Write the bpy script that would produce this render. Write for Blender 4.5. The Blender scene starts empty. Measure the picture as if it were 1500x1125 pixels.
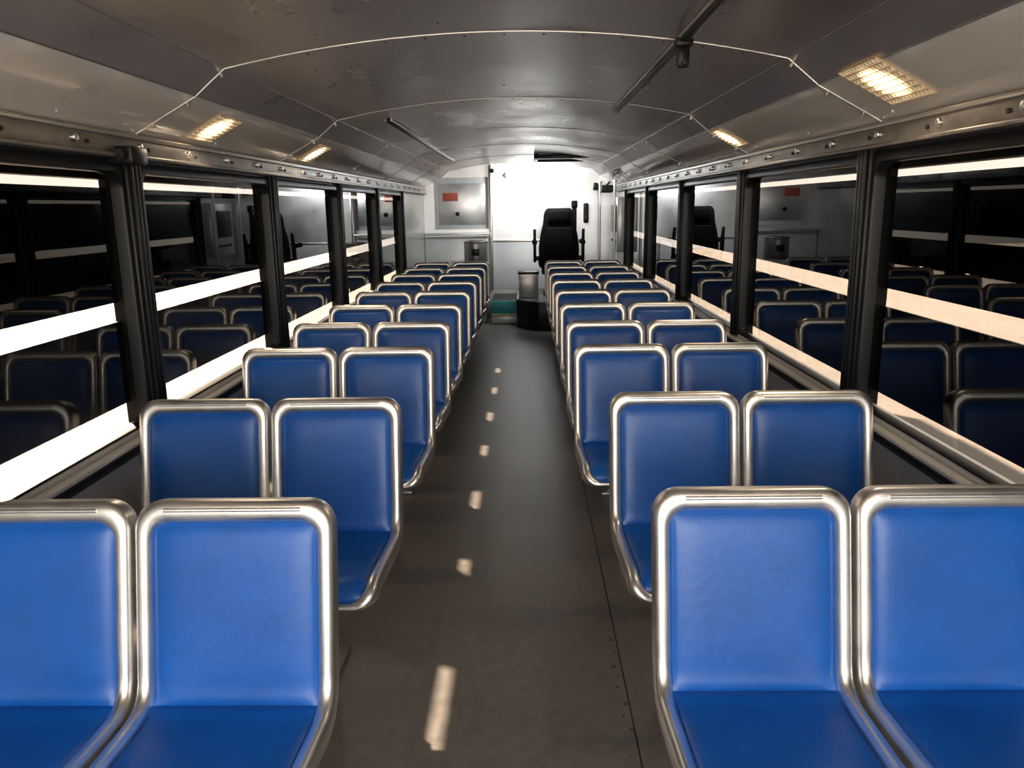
import bpy, bmesh, math, random
from mathutils import Vector, Matrix
random.seed(4)
scene=bpy.context.scene
scene.view_settings.view_transform='Standard'
CX=-0.07; HW=1.35; XL=CX-HW; XR=CX+HW
Y0=-1.2; Y1=11.2

# ------------------------------------------------------------ materials
def mat(name, col, rough=0.5, metal=0.0, bump=0.0, bscale=200, var=0.0, vscale=5, stretch=None, coat=0.0, rvar=0.0, detail=6, spec=None):
    m=bpy.data.materials.new(name); m.use_nodes=True
    nt=m.node_tree; p=nt.nodes['Principled BSDF']
    p.inputs['Base Color'].default_value=(*col,1); p.inputs['Roughness'].default_value=rough
    p.inputs['Metallic'].default_value=metal
    p.inputs['Coat Weight'].default_value=coat
    if spec is not None: p.inputs['Specular IOR Level'].default_value=spec
    tc=nt.nodes.new('ShaderNodeTexCoord'); mp=nt.nodes.new('ShaderNodeMapping')
    if stretch: mp.inputs['Scale'].default_value=stretch
    nt.links.new(tc.outputs['Object'],mp.inputs['Vector'])
    if var>0 or rvar>0:
        n=nt.nodes.new('ShaderNodeTexNoise'); n.inputs['Scale'].default_value=vscale; n.inputs['Detail'].default_value=detail
        n.inputs['Roughness'].default_value=0.6
        nt.links.new(mp.outputs['Vector'],n.inputs['Vector'])
        if var>0:
            r=nt.nodes.new('ShaderNodeValToRGB')
            r.color_ramp.elements[0].position=0.3; r.color_ramp.elements[1].position=0.7
            r.color_ramp.elements[0].color=(*[c*(1-var) for c in col],1)
            r.color_ramp.elements[1].color=(*[min(1,c*(1+var)) for c in col],1)
            nt.links.new(n.outputs['Fac'],r.inputs['Fac']); nt.links.new(r.outputs['Color'],p.inputs['Base Color'])
        if rvar>0:
            mr=nt.nodes.new('ShaderNodeMapRange')
            mr.inputs['From Min'].default_value=0.3; mr.inputs['From Max'].default_value=0.7
            mr.inputs['To Min'].default_value=max(0.02,rough-rvar); mr.inputs['To Max'].default_value=rough+rvar
            nt.links.new(n.outputs['Fac'],mr.inputs['Value']); nt.links.new(mr.outputs['Result'],p.inputs['Roughness'])
    if bump>0:
        n2=nt.nodes.new('ShaderNodeTexNoise'); n2.inputs['Scale'].default_value=bscale; n2.inputs['Detail'].default_value=3
        nt.links.new(mp.outputs['Vector'],n2.inputs['Vector'])
        b=nt.nodes.new('ShaderNodeBump'); b.inputs['Strength'].default_value=bump; b.inputs['Distance'].default_value=0.004
        nt.links.new(n2.outputs['Fac'],b.inputs['Height']); nt.links.new(b.outputs['Normal'],p.inputs['Normal'])
    return m

M_vinyl=mat('blue_vinyl',(0.004,0.094,0.42),0.36,bump=0.12,bscale=45,var=0.12,vscale=7,rvar=0.06)
M_steel=mat('satin_steel',(0.82,0.80,0.77),0.37,1.0,var=0.08,vscale=10,rvar=0.05)
M_shell=mat('seat_shell_grey',(0.09,0.09,0.095),0.5,0.2)
M_leg=mat('leg_steel',(0.35,0.34,0.33),0.4,0.9)
M_floor=mat('rubber_floor',(0.138,0.127,0.114),0.38,bump=0.25,bscale=160,var=0.18,vscale=22,rvar=0.07)
M_ceil=mat('brushed_ceiling',(0.57,0.515,0.465),0.32,0.85,var=0.16,vscale=3.0,rvar=0.08,bump=0.14,bscale=90,stretch=(1,0.5,1))
M_cream=mat('cream_panel',(0.78,0.74,0.68),0.12,var=0.03,vscale=3,coat=0.5,bump=0.18,bscale=5)
M_trim=mat('trim_aluminium',(0.72,0.70,0.67),0.3,1.0)
M_rail=mat('rail_metal',(0.30,0.275,0.25),0.35,0.8,var=0.25,vscale=12)
M_black=mat('black_frame',(0.009,0.009,0.009),0.36,bump=0.03,spec=.2)
M_rubber=mat('black_rubber',(0.015,0.015,0.015),0.55)
M_board=mat('blackout_board',(0.003,0.003,0.003),0.8)
M_wall=mat('wall_aluminium',(0.55,0.54,0.52),0.35,0.6,var=0.08,vscale=5,rvar=0.05)
M_sill=mat('sill_white',(0.62,0.59,0.54),0.3,0.2)
M_front=mat('front_brushed',(0.76,0.77,0.78),0.33,0.85,var=0.10,vscale=4,rvar=0.06,bump=0.2,bscale=60)
M_white=mat('white_paint',(0.62,0.63,0.63),0.35,0.2,var=0.05,vscale=6)
M_seatblk=mat('black_fabric',(0.007,0.007,0.008),0.95,bump=0.3,bscale=300,spec=.2)
M_red=mat('red_sign',(0.42,0.08,0.05),0.5)
M_teal=mat('teal_paint',(0.05,0.40,0.46),0.5)
M_yellow=mat('yellow_edge',(0.7,0.6,0.25),0.5)
M_tread=mat('tread_plate',(0.16,0.16,0.16),0.4,0.7,bump=0.8,bscale=50)
M_ground=mat('asphalt_ground',(0.14,0.125,0.11),0.8,var=0.15,vscale=1.5)
M_rust=mat('rust_stain',(0.10,0.055,0.03),0.7,var=0.4,vscale=40)

def glassmat(name,tint,f0):
    m=bpy.data.materials.new(name); m.use_nodes=True; nt=m.node_tree
    for n in list(nt.nodes): nt.nodes.remove(n)
    N=nt.nodes.new; L=nt.links.new
    o=N('ShaderNodeOutputMaterial'); mx=N('ShaderNodeMixShader')
    t=N('ShaderNodeBsdfTransparent'); g=N('ShaderNodeBsdfGlossy')
    t.inputs['Color'].default_value=(*tint,1); g.inputs['Roughness'].default_value=0.015
    g.inputs['Color'].default_value=(0.95,0.95,0.95,1)
    geo=N('ShaderNodeNewGeometry'); dt=N('ShaderNodeVectorMath'); dt.operation='DOT_PRODUCT'
    L(geo.outputs['Incoming'],dt.inputs[0]); L(geo.outputs['Normal'],dt.inputs[1])
    ab=N('ShaderNodeMath'); ab.operation='ABSOLUTE'; L(dt.outputs['Value'],ab.inputs[0])
    s=N('ShaderNodeMath'); s.operation='SUBTRACT'; s.inputs[0].default_value=1; L(ab.outputs[0],s.inputs[1])
    p=N('ShaderNodeMath'); p.operation='POWER'; p.inputs[1].default_value=5; L(s.outputs[0],p.inputs[0])
    mm=N('ShaderNodeMath'); mm.operation='MULTIPLY_ADD'; mm.inputs[1].default_value=1-f0; mm.inputs[2].default_value=f0; L(p.outputs[0],mm.inputs[0])
    L(mm.outputs[0],mx.inputs[0]); L(t.outputs[0],mx.inputs[1]); L(g.outputs[0],mx.inputs[2])
    L(mx.outputs[0],o.inputs['Surface'])
    return m
M_glass=glassmat('tinted_glass',(0.118,0.107,0.096),0.028)
M_clear=glassmat('clear_glass',(0.92,0.94,0.94),0.04)

def lensmat():
    m=bpy.data.materials.new('prismatic_lens'); m.use_nodes=True; nt=m.node_tree
    p=nt.nodes['Principled BSDF']; p.inputs['Base Color'].default_value=(0.80,0.68,0.50,1); p.inputs['Roughness'].default_value=0.15
    tc=nt.nodes.new('ShaderNodeTexCoord')
    vm=nt.nodes.new('ShaderNodeVectorMath'); vm.operation='LENGTH'
    mp=nt.nodes.new('ShaderNodeMapping'); mp.inputs['Scale'].default_value=(10,9,10)
    nt.links.new(tc.outputs['Object'],mp.inputs['Vector']); nt.links.new(mp.outputs['Vector'],vm.inputs[0])
    mr=nt.nodes.new('ShaderNodeMapRange'); mr.interpolation_type='SMOOTHSTEP'
    mr.inputs['From Min'].default_value=0.15; mr.inputs['From Max'].default_value=0.95
    mr.inputs['To Min'].default_value=10; mr.inputs['To Max'].default_value=0.25
    nt.links.new(vm.outputs['Value'],mr.inputs['Value'])
    nt.links.new(mr.outputs['Result'],p.inputs['Emission Strength'])
    p.inputs['Emission Color'].default_value=(1,0.74,0.42,1)
    return m
M_lens=lensmat()
M_lensrib=mat('lens_rib',(0.62,0.46,0.28),0.3)

# ------------------------------------------------------------ helpers
def merge(bm,tmp):
    me=bpy.data.meshes.new('tmp'); tmp.to_mesh(me); tmp.free(); bm.from_mesh(me); bpy.data.meshes.remove(me)
def box(bm,x0,x1,y0,y1,z0,z1,mi=0,bevel=0,seg=2,rot=None):
    t=bmesh.new(); bmesh.ops.create_cube(t,size=1)
    c=Vector(((x0+x1)/2,(y0+y1)/2,(z0+z1)/2))
    for v in t.verts: v.co=Vector((v.co.x*(x1-x0),v.co.y*(y1-y0),v.co.z*(z1-z0)))
    if bevel: bmesh.ops.bevel(t,geom=t.edges[:],offset=bevel,segments=seg,affect='EDGES',profile=0.5)
    if rot is not None:
        for v in t.verts: v.co=rot@v.co
    for v in t.verts: v.co+=c
    for f in t.faces: f.material_index=mi
    merge(bm,t)
def cyl(bm,p0,p1,r,mi=0,seg=20,r2=None,bevel=0):
    t=bmesh.new(); p0=Vector(p0);p1=Vector(p1); d=p1-p0
    bmesh.ops.create_cone(t,cap_ends=True,segments=seg,radius1=r,radius2=r if r2 is None else r2,depth=d.length)
    if bevel:
        es=[e for e in t.edges if abs(e.verts[0].co.z-e.verts[1].co.z)<1e-6]
        bmesh.ops.bevel(t,geom=es,offset=bevel,segments=3,affect='EDGES',profile=0.5)
    q=d.to_track_quat('Z','Y').to_matrix()
    for v in t.verts: v.co=q@v.co+(p0+p1)/2
    for f in t.faces: f.material_index=mi
    merge(bm,t)
def prism(bm,pts,y0,y1,mi=0,bevel=0,seg=3,axis='y'):
    t=bmesh.new()
    def co(a,b,c): return (a,c,b) if axis=='y' else ((c,a,b) if axis=='x' else (a,b,c))
    A=[t.verts.new(co(a,b,y0)) for a,b in pts]; B=[t.verts.new(co(a,b,y1)) for a,b in pts]
    n=len(pts); t.faces.new(A); t.faces.new(B[::-1])
    for i in range(n): t.faces.new([A[i],B[i],B[(i+1)%n],A[(i+1)%n]])
    bmesh.ops.recalc_face_normals(t,faces=t.faces[:])
    if bevel: bmesh.ops.bevel(t,geom=t.edges[:],offset=bevel,segments=seg,affect='EDGES',profile=0.5,clamp_overlap=True)
    for f in t.faces: f.material_index=mi
    merge(bm,t)
def finish(bm,name,mats,loc=(0,0,0),ang=38,recalc=True):
    if recalc: bmesh.ops.recalc_face_normals(bm,faces=bm.faces[:])
    for f in bm.faces: f.smooth=True
    for e in bm.edges:
        if len(e.link_faces)==2 and e.calc_face_angle(0)>math.radians(ang): e.smooth=False
    me=bpy.data.meshes.new(name); bm.to_mesh(me); bm.free()
    for m in mats: me.materials.append(m)
    o=bpy.data.objects.new(name,me); o.location=loc; scene.collection.objects.link(o); return o
def inst(o,loc):
    n=bpy.data.objects.new(o.name.split('.')[0],o.data); n.location=loc; scene.collection.objects.link(n); return n

# ------------------------------------------------------------ seat bench
def bez(p0,p1,p2,n): 
    return [tuple((1-t)**2*a+2*t*(1-t)*b+t*t*c for a,b,c in zip(p0,p1,p2)) for t in [i/n for i in range(n+1)]]
path=[(0,.87),(-.003,.855),(-.085,.475)]
path+=bez((-.085,.475),(-.097,.418),(-.165,.415),10)[1:]
path+=[(-.47,.432)]
path+=bez((-.47,.432),(-.535,.437),(-.553,.372),10)[1:]
cum=[0]
for a,b in zip(path,path[1:]): cum.append(cum[-1]+math.hypot(b[0]-a[0],b[1]-a[1]))
LT=cum[-1]
def P(s):
    s=min(max(s,0),LT)
    for i in range(len(cum)-1):
        if s<=cum[i+1]+1e-9:
            t=(s-cum[i])/(cum[i+1]-cum[i]); a,b=path[i],path[i+1]
            return (a[0]+(b[0]-a[0])*t,a[1]+(b[1]-a[1])*t)
def Nn(s):
    a=P(s-.012);b=P(s+.012); ty=b[0]-a[0];tz=b[1]-a[1];l=math.hypot(ty,tz); return (tz/l,-ty/l)
SW=.445
def MP(x,s,n):
    k=1-0.035*max(0,(s-.45)/(LT-.45)) 
    x=SW/2+(x-SW/2)*k
    p=P(s);q=Nn(s); return (x,p[0]+q[0]*n,p[1]+q[1]*n)
def rrect(x0,x1,s0,s1,r0,r1,nc=8,ns=26):
    pts=[]
    def arc(cx,cy,r,a0):
        for i in range(nc+1):
            a=math.radians(a0+90*i/nc); pts.append((cx+r*math.cos(a),cy-r*math.sin(a)))
    def line(a,b,n):
        for i in range(1,n): pts.append((a[0]+(b[0]-a[0])*i/n,a[1]+(b[1]-a[1])*i/n))
    arc(x1-r0,s0+r0,r0,0)
    line((x1-r0,s0),(x0+r0,s0),3)
    arc(x0+r0,s0+r0,r0,90)
    line((x0,s0+r0),(x0,s1-r1),ns)
    arc(x0+r1,s1-r1,r1,180)
    line((x0+r1,s1),(x1-r1,s1),3)
    arc(x1-r1,s1-r1,r1,270)
    line((x1,s1-r1),(x1,s0+r0),ns)
    return pts
SB=.455
def seat(bm,ox):
    O=rrect(0,SW,0,LT,.06,.06); I=rrect(.036,SW-.036,.048,LT-.022,.042,.05)
    sec=[(0,-.034),(0,.001),(.08,.009),(.28,.015),(.62,.016),(.88,.011),(1,.003),(1,-.026)]
    rings=[]
    for (a,b),(c,d) in zip(O,I):
        rings.append([bm.verts.new((ox+q[0],q[1],q[2])) for q in [MP(a+(c-a)*w,b+(d-b)*w,h) for w,h in sec]])
    n=len(rings);m=len(sec)
    for i in range(n):
        A=rings[i];B=rings[(i+1)%n]
        for j in range(m):
            f=bm.faces.new([A[j],A[(j+1)%m],B[(j+1)%m],B[j]]); f.material_index=1
    def pad(s0,s1,x0,x1,hh,base,mi,nx=20,ny=26,p=8):
        g=[]
        for j in range(ny+1):
            v=-math.cos(math.pi*j/ny); v=v*.6+(-1+2*j/ny)*.4
            row=[]
            for i in range(nx+1):
                u=-math.cos(math.pi*i/nx); u=u*.6+(-1+2*i/nx)*.4
                h=base+hh*max(0,(1-abs(u)**p))**.6*max(0,(1-abs(v)**p))**.6
                if mi==0: h-=0.006*(1-u*u)*(1-v*v)*0.6
                q=MP((x0+x1)/2+u*(x1-x0)/2,(s0+s1)/2+v*(s1-s0)/2,h)
                row.append(bm.verts.new((ox+q[0],q[1],q[2])))
            g.append(row)
        for j in range(ny):
            for i in range(nx):
                f=bm.faces.new([g[j][i],g[j][i+1],g[j+1][i+1],g[j+1][i]]); f.material_index=mi
    pad(.045,SB,.033,SW-.033,.022,-.008,0)
    pad(SB,LT-.019,.033,SW-.033,.022,-.008,0)
    pad(.02,LT-.018,.018,SW-.018,-.001,-.024,2,nx=6,ny=30)
    c0=MP(.07,.020,.015); c1=MP(SW-.07,.020,.015)
    cyl(bm,(ox+c0[0],c0[1]+.003,c0[2]),(ox+c1[0],c1[1]+.003,c1[2]),.006,1,10)
bm=bmesh.new()
seat(bm,0); seat(bm,.455)
box(bm,.03,.87,-.20,-.16,.345,.385,3,.006); box(bm,.03,.87,-.45,-.41,.345,.39,3,.006)
for lx in (.22,.66):
    prism(bm,[(-.47,.35),(-.14,.35),(-.22,.02),(-.40,.02)],lx-.02,lx+.02,3,.006,2,axis='x')
    box(bm,lx-.05,lx+.05,-.46,-.14,0.001,.02,3,.004)
bench=finish(bm,'bus_seat_bench',[M_vinyl,M_steel,M_shell,M_leg],recalc=True)
rowsL=[1.64,2.60,3.60,4.42,5.26,6.10,6.93,7.76,8.58,9.38]
rowsR=[1.69,2.64,3.61,4.38,5.22,6.08,6.93,7.76,8.58,9.38]
first=True
for y in rowsL:
    if first: bench.location=(-1.335,y,0); first=False
    else: inst(bench,(-1.335,y,0))
for i,y in enumerate(rowsR):
    inst(bench,((.282 if i<2 else .215),y,0))

# ------------------------------------------------------------ floor / ground
bm=bmesh.new(); box(bm,XL-.05,XR+.05,Y0,Y1,-.06,0,0); finish(bm,'floor',[M_floor])
bm=bmesh.new(); box(bm,-30,30,-30,40,-.75,-.65,0); finish(bm,'ground',[M_ground])
bm=bmesh.new(); box(bm,.30,.305,.3,9.5,0,.0008,0)
finish(bm,'trim_floor_seam',[M_rubber])
bm=bmesh.new()
for i in range(16):
    y=1.65+i*.07+random.uniform(-.03,.03); x=.285+random.uniform(-.012,.012); r=random.uniform(.003,.009)
    cyl(bm,(x,y,0.0),(x,y,.0010),r,0,9)
finish(bm,'rust_stain',[M_rust])

# ------------------------------------------------------------ ceiling
def prof():
    pts=[(-1.335,1.768),(-1.095,1.898),(-.985,1.988)]
    for i in range(1,20):
        x=-.985+1.97*i/20; pts.append((x,1.988+.105*(1-(x/.985)**2)))
    pts+=[(.985,1.988),(1.095,1.898),(1.335,1.768)]
    return pts
PR=prof()
bm=bmesh.new()
A=[bm.verts.new((CX+x,Y0,z)) for x,z in PR];B=[bm.verts.new((CX+x,Y1,z)) for x,z in PR]
A2=[bm.verts.new((CX+x*1.03,Y0,z+.05)) for x,z in PR];B2=[bm.verts.new((CX+x*1.03,Y1,z+.05)) for x,z in PR]
for i in range(len(PR)-1):
    f=bm.faces.new([A[i],A[i+1],B[i+1],B[i]]); f.material_index=1 if i in (0,len(PR)-2) else 0
    f=bm.faces.new([B2[i],B2[i+1],A2[i+1],A2[i]])
finish(bm,'ceiling',[M_ceil,M_cream],ang=15,recalc=False)
def ztop(x):
    x-=CX
    return 1.988+.105*(1-(x/.985)**2)
ribY=[1.18,2.92,4.62,6.3,7.95,9.6]
for k,y in enumerate(ribY):
    bm=bmesh.new(); rings=[]
    for (x,z) in PR:
        rings.append([bm.verts.new((CX+x*(1-dx),y+dy,z-dz)) for dx,dy,dz in [(0,-.006,.0),(.001,-.005,.003),(.001,.005,.003),(0,.006,.0)]])
    for i in range(len(rings)-1):
        for j in range(3): bm.faces.new([rings[i][j],rings[i][j+1],rings[i+1][j+1],rings[i+1][j]])
    for s in (-1,1):
        for (x,z) in ((1.26,1.805),(1.13,1.876),(1.0,1.97)):
            cyl(bm,(CX+s*x,y,z+.004),(CX+s*(x-.006),y,z-.012),.006,0,10)
    finish(bm,'trim_%d'%(k+1),[M_trim],ang=30)
bm=bmesh.new()
for s in (-1,1):
    for (x,z,r) in ((.985,1.989,.003),(1.095,1.899,.003)):
        cyl(bm,(CX+s*x,Y0+.01,z),(CX+s*x,Y1-.01,z),r,0,8)
for y in ribY:
    for i in range(-6,7):
        x=CX+i*.14
        cyl(bm,(x,y+.05,ztop(x)+.002),(x,y+.05,ztop(x)-.003),.004,1,8)
for _ in range(14):
    x=CX+random.uniform(-.8,.3); y=random.uniform(1.2,4.5); r=random.uniform(.003,.007)
    cyl(bm,(x,y,ztop(x)+.002),(x,y,ztop(x)-.002),r,1,7)
finish(bm,'trim_7',[M_rail,M_rubber])

def track(x,y0,y1,name,brackets):
    bm=bmesh.new(); z=ztop(x)
    box(bm,x-.014,x+.014,y0,y1,z-.022,z-.0,0,.004)
    box(bm,x-.020,x-.015,y0,y1,z-.012,z+.0,1,0); box(bm,x+.015,x+.020,y0,y1,z-.012,z+.0,1,0)
    for yb in brackets:
        box(bm,x-.03,x+.03,yb-.03,yb+.03,z-.035,z-.005,0,.008)
        box(bm,x-.022,x+.022,yb-.012,yb+.012,z-.10,z-.03,0,.010)
        cyl(bm,(x,yb-.02,z-.085),(x,yb+.02,z-.085),.008,0,12)
    finish(bm,name,[M_black,M_trim])
track(.54,-.2,4.9,'ceiling_grab_track',[2.86])
track(-.83,5.0,9.3,'ceiling_grab_track',[])
bm=bmesh.new(); z=ztop(.35)
box(bm,.10,.85,9.2,9.26,z-.05,z-.01,0,.008); box(bm,.10,.85,9.95,10.01,z-.05,z-.01,0,.008)
box(bm,.10,.15,9.2,10.0,z-.05,z-.0,0,.008); box(bm,.80,.85,9.2,10.0,z-.06,z-.02,0,.008)
box(bm,.14,.82,9.25,9.97,z-.022,z-.012,1,0)
finish(bm,'roof_hatch',[M_black,M_white])

# ------------------------------------------------------------ side walls & windows
ZS=.735; ZT=1.665
def side(sgn,pil,tag,wn,gaptop):
    X=CX+sgn*HW
    def bx(bm,a,b,*r,**k):
        x0=X-sgn*a; x1=X-sgn*b
        box(bm,min(x0,x1),max(x0,x1),*r,**k)
    bm=bmesh.new()
    bx(bm,-.05,0,Y0,Y1,0,ZS-.02,0)
    bx(bm,-.05,0,Y0,Y1,ZT,1.80,1)
    ylast=pil[-1]
    bx(bm,-.05,0,ylast,Y1,ZS-.02,ZT,0)
    bx(bm,-.05,0,Y0,-.55,ZS-.02,ZT,1)
    finish(bm,'wall_'+tag,[M_wall,M_black])
    bm=bmesh.new()
    bx(bm,-.07,.002,-.55,ylast,ZS-.02,ZS-.003,0,.002)
    bx(bm,.0,.035,-.55,ylast,ZS-.045,ZS-.030,0,.003)
    bx(bm,.0,.012,-.55,ylast,ZS-.09,ZS-.075,1)
    bx(bm,.0,.02,-.55,ylast,ZS-.065,ZS-.05,1,.003)
    finish(bm,'trim_sill_'+tag,[M_sill,M_rubber])
    bm=bmesh.new()
    bx(bm,-.01,.03,Y0,Y1,1.69,1.772,0,.004)
    bx(bm,.02,.042,Y0,Y1,1.752,1.768,1,.004)
    bx(bm,.0,.05,Y0,Y1,1.683,1.697,0,.004)
    y=.4
    while y<10.5:
        xx=X-sgn*.03
        cyl(bm,(xx+sgn*.004,y,1.728),(xx-sgn*.012,y,1.728),.013,1,12,bevel=.003)
        cyl(bm,(xx+sgn*.004,y+.07,1.722),(xx-sgn*.008,y+.07,1.722),.007,2,10)
        y+=.42
    finish(bm,'trim_rail_'+tag,[M_rail,M_trim,M_rubber])
    for y in pil:
        bm=bmesh.new()
        bx(bm,-.05,.022,y-.05,y+.05,ZS-.02,1.70,0,.010)
        for dy in (-.028,0,.028):
            bx(bm,.02,.032,y+dy-.007,y+dy+.007,ZS-.02,1.70,0,.003)
        finish(bm,'window_pillar',[M_black,M_shell])
    edges=[-.55]+pil
    for i in range(len(edges)-1):
        a=edges[i]+.05; b=edges[i+1]-.05
        bm=bmesh.new()
        inn=rrect(a+.03,b-.03,ZS+.004,ZT-.03,.03,.06,ns=6)
        rings=[]
        for p in inn:
            cxn=(a+.03+.06<=p[0]<=b-.03-.06); cyn=(ZS+.07<=p[1]<=ZT-.07-.03)
            oy=p[0] if cxn else (a if p[0]<(a+b)/2 else b)
            oz=p[1] if cyn else (ZS-.004 if p[1]<1.2 else ZT+.01)
            row=[]
            for (w,h) in ((0,-.04),(0,.006),(.4,.014),(.9,.012),(1,.004),(1,-.04)):
                if p[1]<ZS+.004+.03: h=min(h,.006)
                yy=oy+(p[0]-oy)*w; zz=oz+(p[1]-oz)*w
                row.append(bm.verts.new((X-sgn*h,yy,zz)))
            rings.append(row)
        n=len(rings)
        for q in range(n):
            A=rings[q];B=rings[(q+1)%n]
            for j in range(5): bm.faces.new([A[j],A[j+1],B[j+1],B[j]])
        vs=[bm.verts.new((X+sgn*.03,yy,zz)) for yy,zz in ((a+.01,ZS),(b-.01,ZS),(b-.01,ZT),(a+.01,ZT))]
        f=bm.faces.new(vs); f.material_index=1
        wn[0]+=1
        finish(bm,'window_%d'%wn[0],[M_black,M_glass])
    bm=bmesh.new()
    bx(bm,-.075,-.065,-.7,ylast+.1,gaptop,1.112,0)
    bx(bm,-.108,-.065,-.7,ylast+.1,1.182,1.190,0)  # unseen outer lip, added to narrow the sun patches on the floor
    bx(bm,-.075,-.065,-.7,ylast+.1,1.182,1.585,0)
    bx(bm,-.075,-.065,-.7,ylast+.1,1.615,1.80,0)
    bx(bm,-.25,-.065,-.7,ylast+.1,1.625,1.64,0)  # unseen eave, added to keep direct sun out of the top gap
    for y in pil: bx(bm,-.085,-.05,y-.05,y+.05,ZS-.1,1.8,0)
    finish(bm,'window_shade',[M_board])  # blackout boards outside the glass, plus the added sun-blocking lip and eave
wn=[0]
side(-1,[1.32,2.88,4.48,6.08,7.62,9.15],'left',wn,.812)
side(1,[1.28,3.05,4.78,6.60,8.45,10.2],'right',wn,.785)

# ------------------------------------------------------------ lamps on cream panels
def lamp(sgn,y,t=.5,W=.085,H=.125,E=3):
    x0,z0=1.095,1.898; x1,z1=1.335,1.768
    x=CX+sgn*(x0+(x1-x0)*t); z=z0+(z1-z0)*t
    d=Vector((sgn*(x1-x0),0,z1-z0)).normalized(); n=Vector((-sgn*abs(d.z),0,-abs(d.x))).normalized()
    R=Matrix((d,Vector((0,1,0)),n)).transposed()
    bm=bmesh.new()
    nx,ny=8,12
    g=[[None]*(nx*2+1) for _ in range(ny*2+1)]
    for j in range(ny*2+1):
        for i in range(nx*2+1):
            g[j][i]=bm.verts.new(R@Vector((-W+2*W*i/(2*nx),-H+2*H*j/(2*ny),.003+(.007 if (i%2 and j%2) else 0))))
    for j in range(ny*2):
        for i in range(nx*2):
            f=bm.faces.new([g[j][i],g[j][i+1],g[j+1][i+1],g[j+1][i]]); f.material_index=0
    t2=bmesh.new()
    for i in range(nx+1):
        a=-W+2*W*i/nx; box(t2,a-.0012,a+.0012,-H,H,.002,.006,1)
    for j in range(ny+1):
        a=-H+2*H*j/ny; box(t2,-W,W,a-.0012,a+.0012,.002,.006,1)
    for v in t2.verts: v.co=R@v.co
    merge(bm,t2)
    o=finish(bm,'ceiling_lamp',[M_lens,M_lensrib],loc=(x,y,z),ang=5)
    L=bpy.data.lights.new('bulb','AREA'); L.shape='RECTANGLE'; L.size=.14;L.size_y=.18; L.energy=E; L.color=(1,.80,.58)
    lo=bpy.data.objects.new('bulb',L); lo.parent=o; lo.location=n*.02
    lo.rotation_euler=n.to_track_quat('-Z','Y').to_euler(); scene.collection.objects.link(lo)
lamp(-1,3.38); lamp(-1,4.95); lamp(1,2.56,.32,.105,.14); lamp(1,4.5,.36)
bm=bmesh.new()
d=Vector((-.24,0,-.13)).normalized(); n=Vector((.13*1,0,-.24)).normalized()
c=Vector((CX-1.215,2.38,1.833))
for i in range(-5,6):
    for j in range(-6,7):
        if (i*i/25+j*j/36)<1.05:
            p=c+d*(i*.011)+Vector((0,1,0))*(j*.012)
            cyl(bm,p-n*.002,p+n*.0008,.0018,0,6)
finish(bm,'speaker_grille',[M_rail])
bm=bmesh.new(); box(bm,XL+.0,XL+.09,2.74,2.86,1.66,1.72,0,.01); cyl(bm,(XL+.06,2.74,1.69),(XL+.06,2.71,1.69),.018,0)
finish(bm,'wall_camera',[M_black])

# ------------------------------------------------------------ camera-end wall (windscreen behind the camera)
bm=bmesh.new()
box(bm,XL-.05,XR+.05,Y0-.05,Y0,0,.60,0); box(bm,XL-.05,XR+.05,Y0-.05,Y0,2.02,2.2,0)
box(bm,XL-.05,XL+.10,Y0-.05,Y0,.60,2.02,0); box(bm,XR-.10,XR+.05,Y0-.05,Y0,.60,2.02,0)
finish(bm,'wall_back',[M_wall])
bm=bmesh.new()
vs=[bm.verts.new((x,Y0-.03,z)) for x,z in ((XL+.1,.6),(XR-.1,.6),(XR-.1,2.02),(XL+.1,2.02))]; bm.faces.new(vs)
box(bm,CX-.03,CX+.03,Y0-.05,Y0,.60,2.02,1)
finish(bm,'window_%d'%(wn[0]+1),[M_clear,M_black])

# ------------------------------------------------------------ front bulkhead
bm=bmesh.new()
poly=[(CX-1.36,0),(CX-1.36,1.80)]+[(CX+x,z+.01) for x,z in PR[1:-1]]+[(CX+1.36,1.80),(CX+1.36,0)]
prism(bm,poly,Y1,Y1+.05,0)
finish(bm,'wall_front',[M_front])
bm=bmesh.new()
box(bm,XL+.01,-.50,11.13,11.20,.0,1.10,1,.004)
box(bm,XL+.01,-.50,11.06,11.20,1.12,1.15,0,.006)
box(bm,XL+.15,-.52,11.185,11.20,1.20,1.90,1,.003)
box(bm,-1.20,-.56,11.175,11.19,1.26,1.82,0,.003)
finish(bm,'trim_9',[M_front,M_white])  # front cabinet: lower panel, shelf and upper panels
bm=bmesh.new(); box(bm,-.51,-.465,11.10,11.20,.35,2.06,0,.006); box(bm,-.49,-.485,11.09,11.1,.4,2.05,1)
finish(bm,'trim_8',[M_trim,M_rubber])
bm=bmesh.new(); box(bm,-.46,.75,11.16,11.20,.35,1.03,0,.004); box(bm,-.46,.75,11.15,11.20,1.02,1.04,1,.002)
for i in range(14): cyl(bm,(-.43,11.16,.4+i*.05),(-.43,11.155,.4+i*.05),.006,1,8)
finish(bm,'trim_10',[M_white,M_trim])  # lower wall panel of the front bulkhead, with edge strip and screws
bm=bmesh.new(); box(bm,-1.15,-.94,11.165,11.174,1.585,1.695,0,.002); finish(bm,'warning_sign',[M_red])
bm=bmesh.new(); box(bm,-.31,-.25,11.185,11.199,1.89,1.95,0,.001,rot=Matrix.Rotation(math.radians(45),3,'Y')); finish(bm,'diamond_label',[M_rail])
bm=bmesh.new(); cyl(bm,(-.95,11.174,1.41),(-.95,11.14,1.41),.03,0,16,bevel=.006); finish(bm,'cabinet_knob',[M_black])
bm=bmesh.new(); cyl(bm,(-.46,11.12,1.98),(-.46,11.07,1.98),.03,0,14,bevel=.006); finish(bm,'indicator_light',[M_black])

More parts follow.
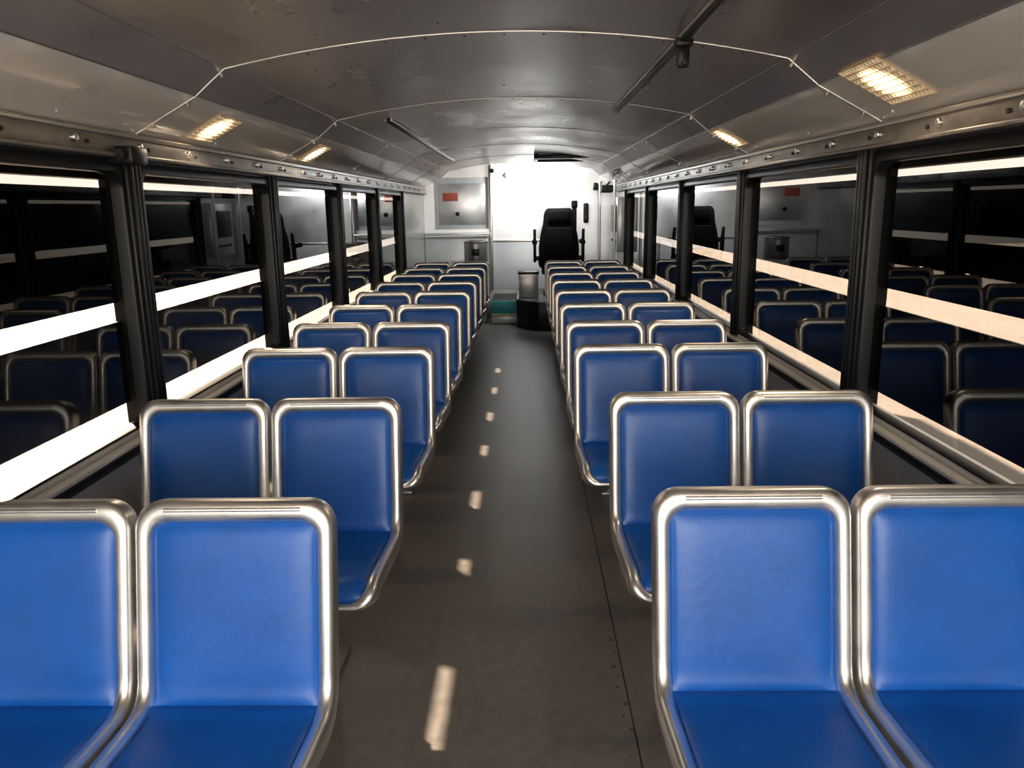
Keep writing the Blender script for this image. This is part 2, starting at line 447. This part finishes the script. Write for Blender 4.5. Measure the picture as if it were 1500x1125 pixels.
bm=bmesh.new()
pts=[(-.12,11.1),(-.12,9.95),(.02,9.72),(.14,9.62),(XR-.01,9.62),(XR-.01,11.1)]
prism(bm,pts,0.002,.34,0,.01,2,axis='z')
pts=[(-.12,11.1),(-.12,9.95),(.02,9.72),(.14,9.62),(XR-.02,9.62),(XR-.02,11.1)]
prism(bm,pts,.341,.352,1,0,2,axis='z')
box(bm,-.128,-.10,10.0,11.0,.33,.356,2,.003)
finish(bm,'driver_platform',[M_black,M_tread,M_trim])
bm=bmesh.new()
box(bm,-.46,-.13,10.22,11.1,0.002,.30,0,.006)
box(bm,-.46,-.13,10.20,10.225,.13,.30,1,.003)
box(bm,-.46,-.13,10.195,10.22,.105,.13,2,.002)
box(bm,-.46,-.13,10.20,10.22,.01,.10,3,.002)
finish(bm,'entry_step',[M_rubber,M_teal,M_yellow,M_white])
bm=bmesh.new()
box(bm,-.10,.15,10.05,10.35,.358,.66,0,.004); box(bm,-.11,.16,10.04,10.36,.655,.685,1,.004)
box(bm,-.08,.13,10.043,10.052,.40,.62,0,.003)
finish(bm,'battery_box',[M_wall,M_black])
bm=bmesh.new()
box(bm,-1.30,-.53,10.35,11.0,0.002,.78,0,.008)
finish(bm,'luggage_cabinet',[M_wall])
bm=bmesh.new()
cyl(bm,(-.66,10.5,.782),(-.66,10.5,1.04),.16,0,40,bevel=.004)
cyl(bm,(-.66,10.5,1.04),(-.66,10.5,1.065),.166,0,40,bevel=.008)
cyl(bm,(-.66,10.5,1.065),(-.66,10.5,1.07),.11,1,30)
box(bm,-.71,-.61,10.325,10.345,.88,.97,1,.004)
finish(bm,'waste_bin',[M_leg,M_black])

# driver seat
bm=bmesh.new()
DX=.42; DY=10.25; Z0=.352
def xz(pts): return [(DX+a,Z0+b) for a,b in pts]
back=[(-.25,.46),(-.26,.62),(-.235,.80),(-.20,.93),(-.19,1.06),(-.155,1.12),(.155,1.12),(.19,1.06),(.20,.93),(.235,.80),(.26,.62),(.25,.46)]
prism(bm,xz(back),DY-.06,DY+.07,0,.03,4)
prism(bm,xz([(-.19,.55),(-.17,.88),(.17,.88),(.19,.55)]),DY-.085,DY-.05,0,.015,3)
prism(bm,xz([(-.14,.96),(-.125,1.09),(.125,1.09),(.14,.96)]),DY-.08,DY-.05,0,.012,3)
box(bm,DX-.26,DX+.26,DY,DY+.50,Z0+.36,Z0+.50,0,.045,4)
box(bm,DX-.22,DX+.22,DY+.02,DY+.44,Z0+.28,Z0+.36,1,.01)
box(bm,DX-.15,DX+.15,DY+.12,DY+.36,Z0+.04,Z0+.28,1,.03,3)
box(bm,DX-.20,DX+.20,DY+.12,DY+.44,Z0+.004,Z0+.04,1,.008)
for s in (-1,1):
    box(bm,DX+s*.31-.032,DX+s*.31+.032,DY-.02,DY+.34,Z0+.66,Z0+.72,0,.022,3)
    prism(bm,[(DY-.02,Z0+.44),(DY+.06,Z0+.44),(DY+.06,Z0+.70),(DY-.03,Z0+.86),(DY-.05,Z0+.86),(DY-.05,Z0+.60)],DX+s*.31-.018,DX+s*.31+.018,0,.008,2,axis='x')
    box(bm,DX+s*.285-.04,DX+s*.285+.04,DY+.0,DY+.05,Z0+.46,Z0+.52,1,.01)
box(bm,DX+.17,DX+.225,DY-.05,DY-.01,Z0+.80,Z0+1.20,1,.012)
box(bm,DX+.16,DX+.235,DY-.06,DY+.01,Z0+1.12,Z0+1.21,1,.012)
finish(bm,'driver_seat',[M_seatblk,M_black])
bm=bmesh.new(); box(bm,.80,.87,11.13,11.2,1.26,1.53,0,.02,3); cyl(bm,(.835,11.13,1.47),(.835,11.10,1.47),.028,0,16,bevel=.005); box(bm,.815,.855,11.11,11.14,1.30,1.36,0,.008)
finish(bm,'radio_handset',[M_black])
bm=bmesh.new()
box(bm,1.0,1.16,10.7,10.82,1.66,1.76,0,.02,3); cyl(bm,(1.08,10.76,1.76),(1.12,10.8,1.80),.012,0)
box(bm,.92,1.0,11.02,11.12,1.70,1.80,0,.015); cyl(bm,(.96,11.1,1.75),(.96,11.19,1.75),.012,0)
finish(bm,'driver_fan',[M_black])
for (x,y) in ((1.14,10.35),(1.0,10.9)):
    bm=bmesh.new(); zt=1.80
    cyl(bm,(x,y,.358),(x,y,zt),.017,0,16); cyl(bm,(x,y,.356),(x,y,.375),.035,0,16)
    cyl(bm,(x,y,zt-.02),(x,y,zt+.01),.03,0,16)
    finish(bm,'grab_pole',[M_trim])
bm=bmesh.new(); box(bm,XR-.10,XR-.001,10.35,11.1,.9,1.6,0,.012); box(bm,XR-.115,XR-.1,10.45,11.0,1.15,1.5,1,.01)
for i in range(5): cyl(bm,(XR-.1,10.5+i*.1,1.04),(XR-.12,10.5+i*.1,1.04),.015,1,12)
finish(bm,'switch_cabinet',[M_wall,M_black])

# ------------------------------------------------------------ light
w=bpy.data.worlds.new('World'); scene.world=w; w.use_nodes=True
w.node_tree.nodes['Background'].inputs['Color'].default_value=(1.0,0.95,0.885,1)
w.node_tree.nodes['Background'].inputs['Strength'].default_value=9.8
S=bpy.data.lights.new('sun','SUN'); S.energy=260; S.angle=math.radians(.8); S.color=(1,.86,.70)
so=bpy.data.objects.new('sun',S); so.rotation_euler=Vector((1,-1.34,-.935)).to_track_quat('-Z','Y').to_euler(); so.location=(-5,0,5)
scene.collection.objects.link(so)
pl=bpy.data.lights.new('windscreen_portal','AREA'); pl.shape='RECTANGLE'; pl.size=2.5; pl.size_y=1.42
pl.cycles.is_portal=True
po=bpy.data.objects.new('windscreen_portal',pl); po.location=(CX,Y0-.06,1.31); po.rotation_euler=(math.radians(90),0,0)
scene.collection.objects.link(po)
hl=bpy.data.lights.new('hatch_light','AREA'); hl.shape='RECTANGLE'; hl.size=.5; hl.size_y=.35; hl.energy=30; hl.color=(.95,.98,1)
ho=bpy.data.objects.new('hatch_light',hl); ho.location=(.25,10.1,2.0); ho.rotation_euler=Vector((-.05,.75,-.5)).to_track_quat('-Z','Y').to_euler()
scene.collection.objects.link(ho)

# ------------------------------------------------------------ camera
cam=bpy.data.cameras.new('camera'); cam.sensor_width=36; cam.lens=36*1150/1500; cam.clip_start=.02
co=bpy.data.objects.new('camera',cam); scene.collection.objects.link(co)
Mx=Matrix.Rotation(math.radians(1.17),4,'Z')@Matrix.Rotation(math.radians(90-12.74),4,'X')@Matrix.Rotation(math.radians(-.86),4,'Z')
co.matrix_world=Matrix.Translation((0,0,1.5))@Mx
scene.camera=co
